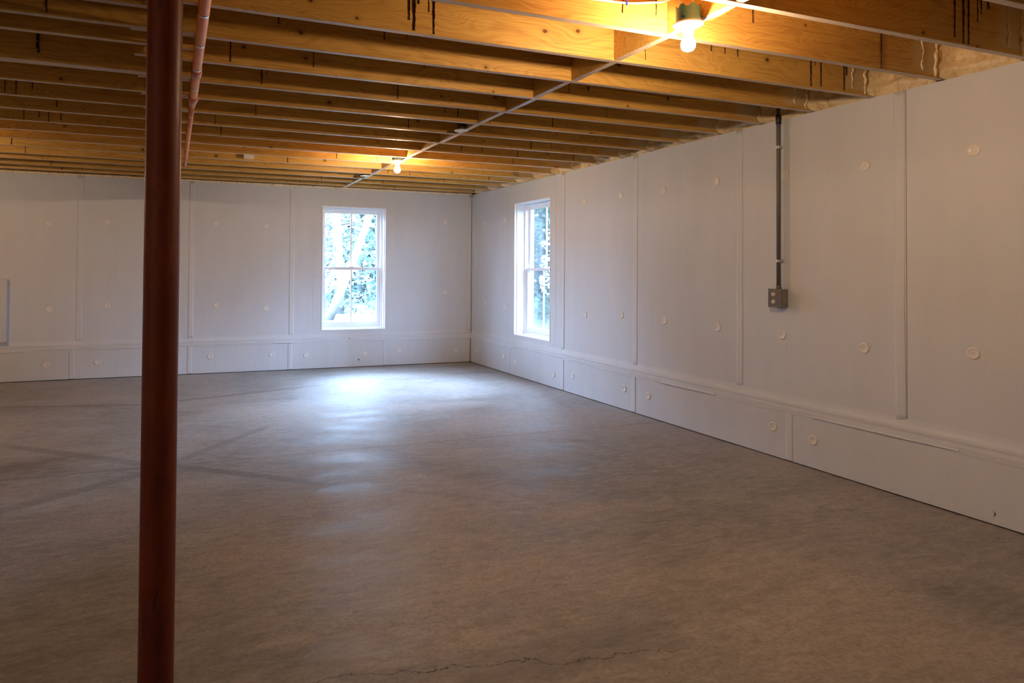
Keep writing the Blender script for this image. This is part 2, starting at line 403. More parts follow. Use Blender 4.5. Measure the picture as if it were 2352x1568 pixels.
for k, u in enumerate(bandR[:5]): vtape(wall_right, mpR, u+(.012, .033, .030, .012, .03)[k], .01, LED-.07, -.02, .055, seed=k+9)
def wtape(wall, mp, w, seed):
    a = .035; b = .11; off = .004
    for (u0, u1, z0, z1) in ((w[0]-b, w[0]-.006, w[2]-.062, w[3]+.09), (w[1]+.006, w[1]+b, w[2]-.062, w[3]+.09),
                             (w[0]-.006, w[1]+.006, w[3]+.006, w[3]+.09), (w[0]-.006, w[1]+.006, w[2]-.062, w[2]-.006)):
        MB().grid([u0, u1], [z0, z1], [], -.0014, -.0002, mp).obj('window_tape', M['tape'], wall)
wtape(wall_back, mpB, WB, 1); wtape(wall_right, mpR, WR, 2)
# corner tapes
vtape(wall_right, mpR, D-.032, LED+.03, H-.01, 0, .055, seed=31); vtape(wall_back, mpB, W-.034, LED+.03, H-.012, 0, .055, seed=32)
vtape(wall_right, mpR, D-.055, .01, LED-.07, -.02, .05, seed=33); vtape(wall_back, mpB, W-.055, .01, LED-.07, -.02, .05, seed=34)
# tape strip along the top of the back wall
MB().grid([.93, W-.05], [H-.045, H-.010], [], -.0022, -.0003, mpB).obj('top_tape', M['tape'], wall_back)
MB().grid([6.45, 8.3], [H-.075, H-.012], [], -.0022, -.0003, mpR).obj('top_tape', M['tape'], wall_right)

def ledge(wall, mp, u0, u1, seed, low=.335):
    """crumpled tape folded over the step on top of the lower boards"""
    rr = random.Random(seed); n = max(8, int((u1-u0)/.03)); vs = []; fs = []
    for i in range(n+1):
        u = u0+(u1-u0)*i/n
        nz = lambda k, s=7.: noise.noise(Vector((u*s, seed*3.1, k*1.7)))
        lo = low+.006*nz(1, 2.)+rr.uniform(-.001, .001)
        up = .452+.006*nz(2, 2.)
        lift = max(0, nz(9, 1.1)+.1)*.018
        prof = [(-.0006, up), (-.0015-.002*abs(nz(3)), up-.02), (-.0035-.003*abs(nz(4)), LED+.014),
                (-.012, LED+.006+.002*nz(5)), (-.0235, LED+.0015+.002*nz(6)), (-.0250-.003*abs(nz(7)), LED-.012),
                (-.0225-.0025*abs(nz(8, 11.)), LED-.028+.004*nz(10)), (-.0240-.004*max(0, nz(11, 5.)), LED-.044+.005*nz(12)),
                (-.0222-lift*.35, lo+.008), (-.0214-lift, lo)]
        vs += [mp(u, d, z) for d, z in prof]
    m_ = 10
    for i in range(n):
        for k in range(m_-1): fs.append([i*m_+k, i*m_+k+1, (i+1)*m_+k+1, (i+1)*m_+k])
    o = MB().poly(vs, fs).obj('ledge_tape', M['tape'], wall, smooth=False)
    s = o.modifiers.new('thick', 'SOLIDIFY'); s.thickness = .0006
for k, (a, b) in enumerate(((3.965, 2.66), (2.70, 1.25), (1.28, .35), (.40, -1.0), (-.97, -2.4), (-2.38, -4.05))):
    ledge(wall_back, mpB, b, a, k+1, (.335, .345, .33, .34, .335, .335)[k])
for k, (a, b) in enumerate(((8.795, 7.50), (7.53, 6.33), (6.36, 4.75), (4.79, 4.17), (4.22, 3.30), (3.34, 2.42), (2.46, 1.2), (1.24, -.6), (-.56, -3.1))):
    ledge(wall_right, mpR, b, a, k+11, (.335, .342, .332, .338, .325, .34, .328, .335, .335)[k])

# fastener washers
dm = MB().lathe([(0, -.0012), (.005, -.0012), (.006, -.0030), (.011, -.0016), (.019, -.0018), (.024, -.0050), (.029, -.0050), (.0325, -.0028), (.0335, -.0002)], seg=22, axis='y').mesh('fastener_disc', M['disc'], True)
for wall, mp, rz, pts, d in (
    (wall_back, mpB, 0, [(-1.31,1.79),(-.70,1.82),(.52,1.85),(1.13,1.83),(3.58,1.96),(-1.29,.81),(-.69,.84),(.53,.84),(1.14,.79),(3.58,.98),(-1.9,1.81),(-1.92,.82),(-2.6,1.8),(-2.6,.84),(-3.2,1.82),(-3.2,.82)], 0),
    (wall_back, mpB, 0, [(-1.31,.18),(-.78,.19),(.47,.21),(1.21,.21),(1.65,.18),(2.43,.17),(2.91,.20),(3.75,.18),(-2.1,.19),(-2.6,.2)], -.02),
    (wall_right, mpR, -math.pi/2, [(4.18,2.0),(4.79,1.99),(5.39,2.01),(6.0,2.01),(2.96,1.95),(2.35,1.95),(5.98,.85),(5.38,.88),(4.78,.87),(4.17,.86),(3.57,.86),(2.97,.83),(2.36,.87),(8.37,1.93),(7.79,1.93),(8.35,.85),(7.78,.83),(3.55,1.97),(1.75,1.95),(1.75,.86),(1.15,1.95),(1.15,.86)], 0),
    (wall_right, mpR, -math.pi/2, [(8.6,.19),(7.77,.205),(7.45,.17),(6.56,.15),(6.18,.19),(5.31,.20),(4.97,.19),(3.63,.21),(3.31,.19),(1.3,.2),(.75,.2)], -.02)):
    for u, z in pts:
        o = inst(dm, 'fastener_disc', wall, mp(u, d, z), (0, 0, rz)); o.rotation_euler.rotate_axis('Y', R.uniform(0, 6)); o.rotation_euler.rotate_axis('X', R.uniform(-.05, .05))
MB().grid([3.535, 3.60], [.745, .805], [], -.0014, -.0002, mpR).obj('tape_patch', M['tape'], wall_right)
MB().grid([3.525, 3.585], [1.99, 2.05], [], -.0010, -.0002, mpR).obj('tape_patch', M['tape'], wall_right)
# small nicks in the facing
MB().poly([mpR(2.262, -.0206, .040), mpR(2.254, -.0206, .062), mpR(2.262, -.0206, .080), mpR(2.247, -.0206, .062)], [[0, 1, 2, 3]]).obj('nick', M['dark'], wall_right)
MB().poly([mpR(6.525, -.0016, 2.285), mpR(6.515, -.0016, 2.335), mpR(6.50, -.0016, 2.332)], [[0, 1, 2]]).obj('nick', M['dark'], wall_right)
MB().poly([mpB(2.21, -.026, .375), mpB(2.215, -.026, .395), mpB(2.222, -.026, .372)], [[0, 1, 2]]).obj('nick', M['dark'], wall_back)
MB().poly([mpB(2.33, -.0206, .085), mpB(2.35, -.0206, .115), mpB(2.365, -.0206, .07), mpB(2.35, -.0206, .095)], [[0, 1, 2, 3]]).obj('nick', M['dark'], wall_back)
# raised foam panel at the left edge of the picture
MB().grid([-2.55, -1.706], [.455, 1.155], [], -.085, -.0005, mpB).obj('raised_panel', M['board'], wall_back, bevel=.002)
MB().grid([-2.60, -1.66], [1.157, 1.205], [], -.004, -.0004, mpB).obj('tape_patch', M['tape'], wall_back)

# ------------------------------------------------------------------ ceiling joists
Y0 = 2.9383; JS = .4064; JT = .038
def joist_mesh(x0, x1, y1, seed, name='joist'):
    """board with slightly uneven lower edge"""
    rr = random.Random(seed); mb = MB(); xs = [x0]
    while xs[-1] < x1-.4: xs.append(xs[-1]+.3)
    xs.append(x1); n = len(xs); vs = []; cr = .0
    for x in xs:
        dz = .0022*noise.noise(Vector((x*1.3, seed*2.7, 0))); dy = .002*noise.noise(Vector((x*.7, seed*1.9, 5)))
        zb = H+dz; ya, yb = y1-JT+dy, y1+dy
        vs += [(x, ya+.0025, zb), (x, ya, zb+.0025), (x, ya, H+JD-.0015), (x, yb, H+JD-.0015), (x, yb, zb+.0025), (x, yb-.0025, zb)]
    for i in range(n-1):
        for k in range(6):
            a = i*6+k; b = i*6+(k+1) % 6
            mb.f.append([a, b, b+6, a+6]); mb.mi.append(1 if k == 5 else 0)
    mb.v = vs; mb.f += [[0,1,2,3,4,5], [(n-1)*6+k for k in range(5, -1, -1)]]; mb.mi += [0, 0]
    return mb
joists = {}
jy = {}
for i in range(-13, 15):
    y1 = Y0+JS*i
    if y1 < YF+.1: continue
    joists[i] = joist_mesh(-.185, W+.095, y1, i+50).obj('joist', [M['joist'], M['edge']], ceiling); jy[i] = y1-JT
leftY = [3.047, 3.318, 3.560, 4.072, 4.112, 4.516, 4.930, 5.333, 5.745, 6.138, 6.552, 6.958, 7.405, 7.775, 8.20, 8.59]
leftY += [2.64-JS*k for k in range(0, 14)]
lj = {}
for k, y1 in enumerate(leftY):
    if y1 < YF+.1: continue
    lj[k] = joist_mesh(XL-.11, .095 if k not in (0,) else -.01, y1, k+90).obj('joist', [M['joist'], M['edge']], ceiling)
bx = [2.095+.006*math.sin(k*2.1) for k in range(-13, 15)]
for n_, i in enumerate(range(-12, 15)):
    if Y0+JS*i-JS < YF+.1: continue
    x = 2.094+(.012 if i % 3 == 0 else -.006 if i % 3 == 1 else 0); x = {0: 2.100, -1: 2.094, 1: 2.106, 2: 2.090}.get(i, x)
    ya, yb = Y0+JS*(i-1)+.0025, Y0+JS*i-JT-.0025
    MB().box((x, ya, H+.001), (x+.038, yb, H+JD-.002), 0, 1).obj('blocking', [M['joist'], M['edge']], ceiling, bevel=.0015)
# last bay towards the back wall
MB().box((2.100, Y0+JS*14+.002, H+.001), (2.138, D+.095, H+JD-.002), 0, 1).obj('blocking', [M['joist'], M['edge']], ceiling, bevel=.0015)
# built-up beam under the laps, carried by the column
for k in range(2):
    xa = -.061+k*.0385
    MB().box((xa, -3.19, H-.236), (xa+.0375, D-.03, H-.001), 0, 0).obj('beam_ply', [M['beam']], ceiling, bevel=.001)

# adhesive drips
def drip(parent, x, zt, zb, y, w=.004, seed=0):
    rr = random.Random(seed*13+5); n = max(3, int((zt-zb)/.012)); pts = []; rs = []
    for i in range(n+1):
        f = i/n; pts.append((x+rr.uniform(-.0012, .0012), y-.0005, zt-(zt-zb)*f)); rs.append(w*(1.25-.6*f)*rr.uniform(.65, 1.3))
    rs[-1] = w*1.1
    return MB().tube(pts, rs, 6).obj('adhesive_drip', M['drip'], parent, True)
TOP = H+JD-.002
DR = [(3.406,.03,-2,TOP,2.395,.006),(3.468,.03,-2,TOP,2.372,.0065),(3.506,.03,-2,TOP,2.372,.0055),(3.573,.03,-2,TOP,2.49,.004),(3.60,0,-2,TOP,2.53,.004),(3.65,0,-2,TOP,2.56,.008),
      (3.481,0,-1,TOP,2.370,.0062),(3.486,0,-1,TOP,2.45,.004),(3.464,0,0,TOP,2.376,.005),(3.544,0,0,TOP,2.380,.004),(3.50,0,0,TOP,2.50,.003),(3.732,0,0,TOP,2.378,.005),(3.752,0,0,TOP,2.47,.005),
      (2.731,0,0,TOP,2.491,.005),(2.825,0,0,TOP,2.487,.004),(2.915,0,0,TOP,2.482,.005),(2.294,0,0,TOP,2.393,.004),(2.26,0,0,TOP,2.45,.003),(1.851,0,-1,TOP,2.43,.0035),(2.032,0,-1,TOP,2.446,.0042),
      (2.60,0,-1,TOP,2.49,.004),(.995,0,0,TOP,2.42,.006),(1.02,0,0,TOP,2.376,.0075),(1.04,0,0,TOP,2.50,.006),(1.115,0,0,TOP,2.372,.006),(.62,0,0,TOP,2.46,.004),(1.09,0,0,TOP,2.47,.003),
      (1.30,0,-1,TOP,2.47,.004),(1.33,0,-1,TOP,2.48,.003),
      (.47,0,1,TOP,2.47,.005),(1.0,0,1,TOP,2.46,.0045),(1.12,0,1,TOP,2.48,.003),(.28,0,2,TOP,2.38,.005),(.72,0,2,TOP,2.40,.004),(1.37,0,2,TOP,2.47,.003),
      (.49,0,3,TOP,2.385,.006),(.52,0,3,TOP,2.45,.003),(1.34,0,3,TOP,2.38,.0055),(1.29,0,3,TOP,2.49,.003),(2.92,0,3,TOP,2.40,.003),
      (2.16,0,4,TOP,2.375,.004),(2.185,0,4,TOP,2.375,.005),(2.36,0,4,TOP,2.49,.003),(2.72,0,4,TOP,2.39,.005),(1.83,0,4,TOP,2.42,.004),(1.87,0,4,TOP,2.48,.004),(1.93,0,4,TOP,2.40,.006),
      (2.35,0,2,TOP,2.42,.003),(3.0,0,5,TOP,2.42,.004),(.55,0,5,TOP,2.375,.005),(.3,0,5,TOP,2.50,.003),(3.2,0,6,TOP,2.40,.004),(3.3,0,6,TOP,2.46,.003),(2.7,0,7,TOP,2.38,.004),(2.45,0,7,TOP,2.45,.003)]
for k, (x, _, i, zt, zb, w) in enumerate(DR): drip(joists[i], x, zt, zb, jy[i], w*.8, k)
rr = random.Random(21)
for i in range(5, 15):
    for q in range(rr.choice((2, 3, 4, 5))):
        x = rr.uniform(.25, 3.7)
        if abs(x-2.11) < .06: continue
        drip(joists[i], x, TOP, rr.choice((H+.006, H+.01, rr.uniform(H+.05, H+.17))), jy[i], rr.uniform(.003, .005), 200+i*7+q)
for k, xs in ((2, [(-.42, H+.15)]), (4, [(-.30, H+.02)]), (3, []), (6, [(-.98, H+.01), (-.92, H+.006), (-.83, H+.05)]), (7, [(-.75, H+.03), (-.62, H+.09)]), (8, [(-1.02, H+.01), (-.92, H+.03), (-.86, H+.002), (-.78, H+.02), (-.10, H+.01)]),
              (10, [(-1.55, H+.02), (-1.38, H+.01)]), (11, [(-1.33, H+.005)]), (12, [(-1.3, H+.005)]), (13, [(-1.35, H+.15), (-.3, H+.17)]), (14, [(-1.2, H+.005)]), (15, [(-1.15, H+.01), (-1.0, H+.06), (-.95, H+.02), (-.8, H+.05)])):
    for q, (x, zb) in enumerate(xs): drip(lj[k], x, TOP, zb, leftY[k]-JT, .0042, 400+k*9+q)
drip(lj[1], -.51, TOP, H+.01, leftY[1]-JT, .005, 777)

# spray foam in the joist bays on top of the right wall, and on the back wall
for i in range(-4, 15):
    ya = Y0+JS*(i-1)+.001 if i > -4 else Y0+JS*(i-1); yb = Y0+JS*i-JT-.001
    nu, nv = 30, 22; vs = []; fs = []
    for a in range(nu+1):
        for b in range(nv+1):
            u = a/nu; v = b/nv; y = ya+(yb-ya)*u; z = H-.003+(JD+.001)*v
            p = Vector((y*9, z*9, i*3.3)); n1 = noise.noise(p*1.2); n2 = noise.noise(p*3.1)
            edge = max(0, 1-min(u, 1-u)*7)**2; top = max(0, (v-.75)*4)**2
            foldz = .33+.16*noise.noise(Vector((y*6, i*1.7, 0)))
            bead = .035*math.exp(-((v-foldz+.14)/.13)**2)+.022*math.exp(-((v-foldz-.26)/.16)**2)
            x = W+.040-bead-.018*n1-.008*n2-edge*.085-top*.03+.02*v
            if v < .02: x = max(x, W+.004)
            vs.append((x, y, z))
    for a in range(nu):
        for b in range(nv):
            q = a*(nv+1)+b; fs.append([q, q+nv+1, q+nv+2, q+1])
    o = MB().poly(vs, fs).obj('spray_foam', M['foam'], wall_right, True); o['kind'] = 'stuff'
# foam bead running up the joist face just before the wall
for i in (-3, -2, -1, 0, 1):
    for off, w, zb in ((.185, .0055, H+.03), (.085, .0085, H+.006)):
        rq = random.Random(i*5+int(off*1000)); n = 18
        pts = [(W-off+.016*noise.noise(Vector((k*.45, i, off*30)))+.01*(k/n if off < .1 else 0), jy[i]-.001, zb+(TOP-zb)*k/n) for k in range(n+1)]
        MB().tube(pts, [w*rq.uniform(.35, 1.3)*(1 if off < .1 or (k_ // 5 + i) % 3 else .6) for k_, _ in enumerate(pts)], 8).obj('foam_bead', M['foam'], joists[i], True)
vs = []; fs = []; n = 260; prof = [(-.012, -.012), (-.020, .004), (-.016, .022), (.02, .05), (.09, .08)]
for a in range(n+1):
    x = XL+.02+(W-.02-XL)*a/n
    for k, (d, z) in enumerate(prof):
        q = noise.noise(Vector((x*14, k*2.2, 1)))
        vs.append((x, D+d-.010*q*(k < 4), H-.004+z*.75+.006*noise.noise(Vector((x*22, k*3.1, 7)))))
for a in range(n):
    for k in range(len(prof)-1):
        q = a*len(prof)+k; fs.append([q, q+len(prof), q+len(prof)+1, q+1])
o = MB().poly(vs, fs).obj('spray_foam', M['foam'], wall_back, True); o['kind'] = 'stuff'

# ------------------------------------------------------------------ windows
def window(name, mp, w):
    u0, u1, z0, z1 = w; L = .014; root = bpy.data.objects.new(name, None); COL.objects.link(root); struct(root)
    def fr(nm, par, a, b, c, d, t, d0, d1, mat='vinyl', bv=.002, tb=None, tt=None):
        tb = t if tb is None else tb; tt = t if tt is None else tt
        return MB().grid([a, b], [c, d], [(a+t, b-t, c+tb, d-tt)], d0, d1, mp).obj(nm, M[mat], par, bevel=bv)
    fr('jamb_liner', root, u0, u1, z0, z1, L, -.004, .150)
    fr('window_stop', root, u0+L, u1-L, z0+L, z1-L, .010, .028, .036, bv=.001)
    fr('window_frame', root, u0+L, u1-L, z0+L, z1-L, .028, .135, .235)
    fr('exterior_casing', root, u0-.09, u1+.09, z0-.09, z1+.09, .09, .251, .275)
    a, b, c, d = u0+L+.028, u1-L-.028, z0+L+.028, z1-L-.028; zm = (c+d)/2-.004
    for nm, lo, hi, d0, tb, tt in (('upper_sash', zm-.018, d, .186, .034, .040), ('lower_sash', c, zm+.018, .148, .058, .034)):
        s = fr(nm, root, a, b, lo, hi, .040, d0, d0+.034, tb=tb, tt=tt)
        MB().grid([(a+b)/2-.008, (a+b)/2+.008], [lo+tb, hi-tt], [], d0+.010, d0+.024, mp).obj('muntin', M['vinyl'], s)
        for q0, q1 in ((a+.04, (a+b)/2-.0082), ((a+b)/2+.0082, b-.04)):
            MB().grid([q0, q1], [lo+tb, hi-tt], [], d0+.015, d0+.019, mp).obj('glass_pane', M['glass'], s)
    MB().grid([(a+b)/2-.03, (a+b)/2+.03], [zm+.018, zm+.028], [], .150, .176, mp).obj('sash_lock', M['vinyl'], root, bevel=.002)
    MB().grid([u0+.015, u1-.015], [z0+L+.0005, z0+L+.012], [], .125, .1345, mp).obj('sill_stop', M['vinyl'], root)
    return root
window('window_1', mpB, WB); window('window_2', mpR, WR)
def portal(name, loc, rot, sx, sy):
    l = bpy.data.lights.new(name, 'AREA'); l.shape = 'RECTANGLE'; l.size = sx; l.size_y = sy; l.cycles.is_portal = True
    o = bpy.data.objects.new(name, l); COL.objects.link(o); o.location = loc; o.rotation_euler = rot
portal('window_portal', ((WB[0]+WB[1])/2, D+.10, (WB[2]+WB[3])/2), (-math.pi/2, 0, 0), .88, 1.64)
portal('window_portal', (W+.10, (WR[0]+WR[1])/2, (WR[2]+WR[3])/2), (0, math.pi/2, 0), 1.64, .88)

# ------------------------------------------------------------------ steel column
px, py, pr = -.022, 1.90, .0437
post = thing('steel_column', 'rusty red-brown round steel column standing in front of the camera at left', 'column', (px, py, 0))
MB().lathe([(0, .012), (pr, .012), (pr, H-.236-.012), (0, H-.236-.012)], seg=64).obj('shaft', M['steel'], post, True)
MB().box((-.09, -.09, 0), (.09, .09, .012)).obj('base_plate', M['steel'], post, bevel=.002)
MB().box((-.075, -.10, H-.248), (.075, .10, H-.2365)).obj('top_plate', M['steel'], post, bevel=.002)
for o in post.children:
    if o.name.startswith('shaft'):
        e = o.modifiers.new('es', 'EDGE_SPLIT'); e.split_angle = math.radians(50)

# ------------------------------------------------------------------ orange pipe under the joists
pipe = thing('drain_pipe', 'orange-brown pipe strapped under the joists, running away from the camera', 'pipe', (.113, 3.0, 2.33))
def P(pts): return [(x-.113, y-3.0, z-2.33) for x, y, z in pts]
xp = lambda y: .113+.0022*(y-3)
r1, r2 = .0235, .0165; z1 = H-.004-r1; z2 = H-.004-r2
MB().tube(P([(xp(y), y, z1) for y in (-.8, 1, 3, 4.50)]), r1, 28).obj('wide_pipe', M['pipe'], pipe, True)
MB().tube(P([(xp(y), y, z2) for y in (4.62, 5.5, 6.5, 7.42)]), r2, 24).obj('narrow_pipe', M['pipe'], pipe, True)
MB().tube(P([(xp(3.78), 3.78, z1), (xp(3.78), 3.785, z1), (xp(3.9), 3.895, z1), (xp(3.9), 3.90, z1)]), [.024, .0285, .0285, .024], 28).obj('coupling', M['coupling'], pipe, True)
MB().tube(P([(xp(4.4), 4.37, z1), (xp(4.4), 4.375, z1), (xp(4.45), 4.47, z1), (xp(4.5), 4.50, z1-.001), (xp(4.6), 4.56, z2), (xp(4.6), 4.66, z2), (xp(4.6), 4.665, z2)]), [.024, .029, .029, .026, .022, .021, .017], 28).obj('reducer', M['coupling'], pipe, True)
MB().tube(P([(xp(7.4), 7.40, z2), (xp(7.4), 7.405, z2), (xp(7.4), 7.44, z2), (xp(7.4), 7.445, z2)]), [.017, .022, .022, .017], 24).obj('end_cap', M['coupling'], pipe, True)
def strap(y, r, zc, ears):
    mb = MB(); seg = 16; x = xp(y); wd_ = .009
    vs = []; fs = []
    rr_ = r+.0018
    path = [(x-rr_-(.02 if ears else .001), H-.0012), (x-rr_, H-.0012)]+[(x-rr_*math.cos(a*math.pi/seg), zc-rr_*math.sin(a*math.pi/seg)) for a in range(seg+1)]+[(x+rr_, H-.0012), (x+rr_+(.02 if ears else .001), H-.0012)]
    for (a, z) in path:
        vs += [(a, y-wd_, z), (a, y+wd_, z)]
    for k in range(len(path)-1): fs.append([2*k, 2*k+2, 2*k+3, 2*k+1])
    vs = P(vs); o = mb.poly(vs, fs).obj('pipe_strap', M['galv'], pipe, False)
    s = o.modifiers.new('t', 'SOLIDIFY'); s.thickness = .0016; s.offset = 1
for i in range(-8, 12):
    y = Y0+JS*i-JT/2
    if -.7 < y < 4.4: strap(y, r1, z1, False)
    elif 4.5 < y < 7.5: strap(y, r2, z2, True)

# ------------------------------------------------------------------ lights
def circ(r, n, z): return [(r*math.cos(2*math.pi*k/n), r*math.sin(2*math.pi*k/n), z) for k in range(n)]
def bulb_fixture(loc, label, far=False):
    root = thing('bulb_fixture', label, 'light', loc, None)
    # castellated blue-grey plastic box
    n = 40; vs = []; fs = []; R_ = .051
    for k in range(n):
        a = 2*math.pi*k/n; top = .078 if (k//3) % 2 else .066
        for r in (R_, R_-.004):
            vs += [(r*math.cos(a), r*math.sin(a), .006), (r*math.cos(a), r*math.sin(a), top)]
    for k in range(n):
        a = 4*k; b = 4*((k+1) % n)
        fs += [[a, b, b+1, a+1], [a+2, a+3, b+3, b+2], [a+1, b+1, b+3, a+3], [a, a+2, b+2, b]]
    jb = MB().poly(vs, fs).lathe([(0, .060), (R_-.003, .060), (R_-.003, .063), (0, .063)], seg=40).obj('junction_box', M['bluebox'], root)
    for a in (.5, 3.6):
        MB().box((-.006, -.005, 0), (.006, .012, .04)).obj('screw_lug', M['bluebox'], jb, loc=(.052*math.cos(a), .052*math.sin(a), .022)).rotation_euler = (0, 0, a-math.pi/2)
    MB().lathe([(0, .0065), (.059, .0065), (.0625, .003), (.0625, -.001), (.058, -.0035), (.034, -.006), (.027, -.012), (.0235, -.022), (.0225, -.036), (.0205, -.0385), (.0185, -.036), (.0185, -.012), (0, -.012)], seg=40).obj('lamp_holder', M['porcelain'], root, True)
    for a in (1.9, 5.04): MB().lathe([(0, -.0062), (.0035, -.0058), (.0038, -.003)], c=(.045*math.cos(a), .045*math.sin(a), 0), seg=10).obj('screw', M['nail'], root, True)
    MB().lathe([(.0145, -.034), (.0165, -.045), (.0185, -.050), (.0185, -.052)], seg=24).obj('bulb_neck', M['porcelain'], root, True)
    prof = [(.0185, -.052), (.0235, -.062), (.0285, -.073), (.030, -.084), (.0285, -.096), (.0225, -.106), (.012, -.1125), (0, -.1145)]
    MB().lathe(prof, seg=20).obj('bulb', M['bulb'], root, True)
    return root
bulb_fixture((2.041, 2.30, 2.339), 'lit bare bulb in white holder under a blue-grey box, nearest the camera')
bulb_fixture((2.041, 6.27, 2.343), 'lit bare bulb by the blocking row far down the room, near the back window')
bulb_fixture((-2.50, 6.30, 2.343), 'lit bare bulb in the left half of the basement outside the picture')
bulb_fixture((-3.40, -1.0, 2.343), 'lit bare bulb far left of the column outside the picture')
def blank_box(loc, label):
    root = thing('ceiling_box', label, 'junction box', loc)
    MB().lathe([(0, -.004), (.052, -.004), (.054, -.002), (.054, 0), (.045, .001), (.0, .001)], seg=36).obj('white_cover', M['porcelain'], root, True)
    prof = [(.036, .0012)]
    for k in range(5): prof += [(.038, .004+k*.0085), (.038, .009+k*.0085), (.0355, .0105+k*.0085), (.0355, .0118+k*.0085)]
    prof += [(.030, .052), (.024, .062), (.024, .080), (0, .080)]
    MB().lathe(prof, seg=32).obj('ribbed_body', M['darkbrass'], root, False)
    MB().lathe([(.0245, .062), (.0265, .063), (.0265, .068), (.0245, .069)], seg=24).obj('brass_ring', M['brass'], root, True)
    return root
blank_box((2.050, 4.735, 2.352), 'ribbed dark brass ceiling box with white cover disc between the two bulbs')
blank_box((2.045, 7.47, 2.354), 'small ceiling box with white cover disc beyond the far bulb')
MB().lathe([(0, 0), (.03, 0)], seg=6)

# ------------------------------------------------------------------ cables on the joists
def cable(name, label, pts, r, mat, flat=1.0, group=None):
    base = Vector(pts[0]); pp = [Vector(p)-base for p in pts]
    sm = []
    for i in range(len(pp)-1):
        p0, p1, p2, p3 = pp[max(i-1, 0)], pp[i], pp[i+1], pp[min(i+2, len(pp)-1)]
        for k in range(6):
            t_ = k/6; sm.append(.5*((2*p1)+(-p0+p2)*t_+(2*p0-5*p1+4*p2-p3)*t_*t_+(-p0+3*p1-3*p2+p3)*t_**3))
    sm.append(pp[-1])
    root = MB().tube(sm, r, 8).obj(name, mat, None, True, loc=base); tag(root, label, 'cable', group); return root
yf = jy[-1]-.0055
wc = cable('white_cable', 'white electrical cable stapled along the joist beside the nearest bulb', [(1.05, yf, 2.475), (1.30, yf, 2.468), (1.55, yf, 2.462), (1.75, yf, 2.470), (1.88, yf, 2.477), (2.0, yf, 2.498), (2.045, yf-.02, 2.50), (2.055, yf-.10, 2.49), (2.05, 2.33, 2.42)], .0052, M['whitecable'])
MB().box((-.005, -.003, -.012), (.005, .0015, .012)).obj('cable_staple', M['blueplastic'], wc, bevel=.002, loc=(.815, -.004, 0))
cable('white_cable', 'short white cable loop rising from the blue-grey box of the nearest bulb', [(2.062, 2.30, 2.41), (2.072, 2.30, 2.47), (2.065, 2.30, 2.53), (2.04, 2.30, 2.598)], .0045, M['whitecable'])
cable('yellow_cable', 'short yellow cable under the blocking just left of the nearest bulb', [(2.1475, 2.640, 2.380), (2.1475, 2.60, 2.384), (2.146, 2.56, 2.386), (2.146, 2.5345, 2.392)], .0052, M['yellow'])
cable('yellow_cable', 'short yellow cable under the blocking to the right of the nearest bulb', [(2.1475, 2.285, 2.371), (2.1475, 2.23, 2.374), (2.146, 2.18, 2.377), (2.146, 2.128, 2.385)], .0052, M['yellow'])
y2 = jy[2]-.005
yc = cable('yellow_cable', 'long yellow cable stapled along a shaded joist right of the blocking row', [(2.452, y2+.003, 2.485), (2.440, y2-.004, 2.478), (2.452, y2-.004, 2.464), (2.50, y2, 2.462), (2.65, y2, 2.466), (2.80, y2, 2.462), (2.95, y2, 2.463), (3.10, y2, 2.460), (3.25, y2, 2.466), (3.45, y2, 2.48), (3.6, y2, 2.52)], .0045, M['yellow'])
for x, z in ((2.487, 2.462), (3.118, 2.460)):
    MB().box((-.005, -.003, -.014), (.005, .002, .012)).obj('cable_staple', M['black'], yc, bevel=.002, loc=(x-2.452, -.008, z-2.485))
# black strap clip with two nails on a left joist
cl = thing('cable_clip', 'black plastic strap clip with two bright nails on a dark joist, upper left', 'clip', (-.664, leftY[3]-JT, 2.455))
MB().tube([(0, -.003, .052), (.001, -.005, .03), (0, -.004, .008), (.0, -.004, -.01), (.001, -.005, -.03), (.006, -.003, -.046)], [.007, .0085, .007, .0085, .0085, .006], 8).obj('strap', M['black'], cl, True)
for z in (.012, -.032): MB().lathe([(0, -.0135), (.0035, -.013), (.0035, -.010)], c=(0, 0, z), seg=10, axis='y').obj('nail_head', M['nail'], cl, True)
# white junction box on a joist
tb = MB().box((0, -.035, 0), (.100, 0, .040)).obj('white_box', M['porcelain'], None, bevel=.003, loc=(.660, jy[10], 2.382)); tag(tb, 'small white rectangular box on a joist between the pipe and far bulb', 'box')
br = MB().box((-.008, -.014, -.03), (.008, 0, .03)).box((-.011, -.018, -.034), (.011, -.010, -.026)).obj('joist_bracket', M['galv'], None, bevel=.001, loc=(3.69, jy[10], 2.412)); tag(br, 'small grey metal bracket on a joist near the right window', 'bracket')

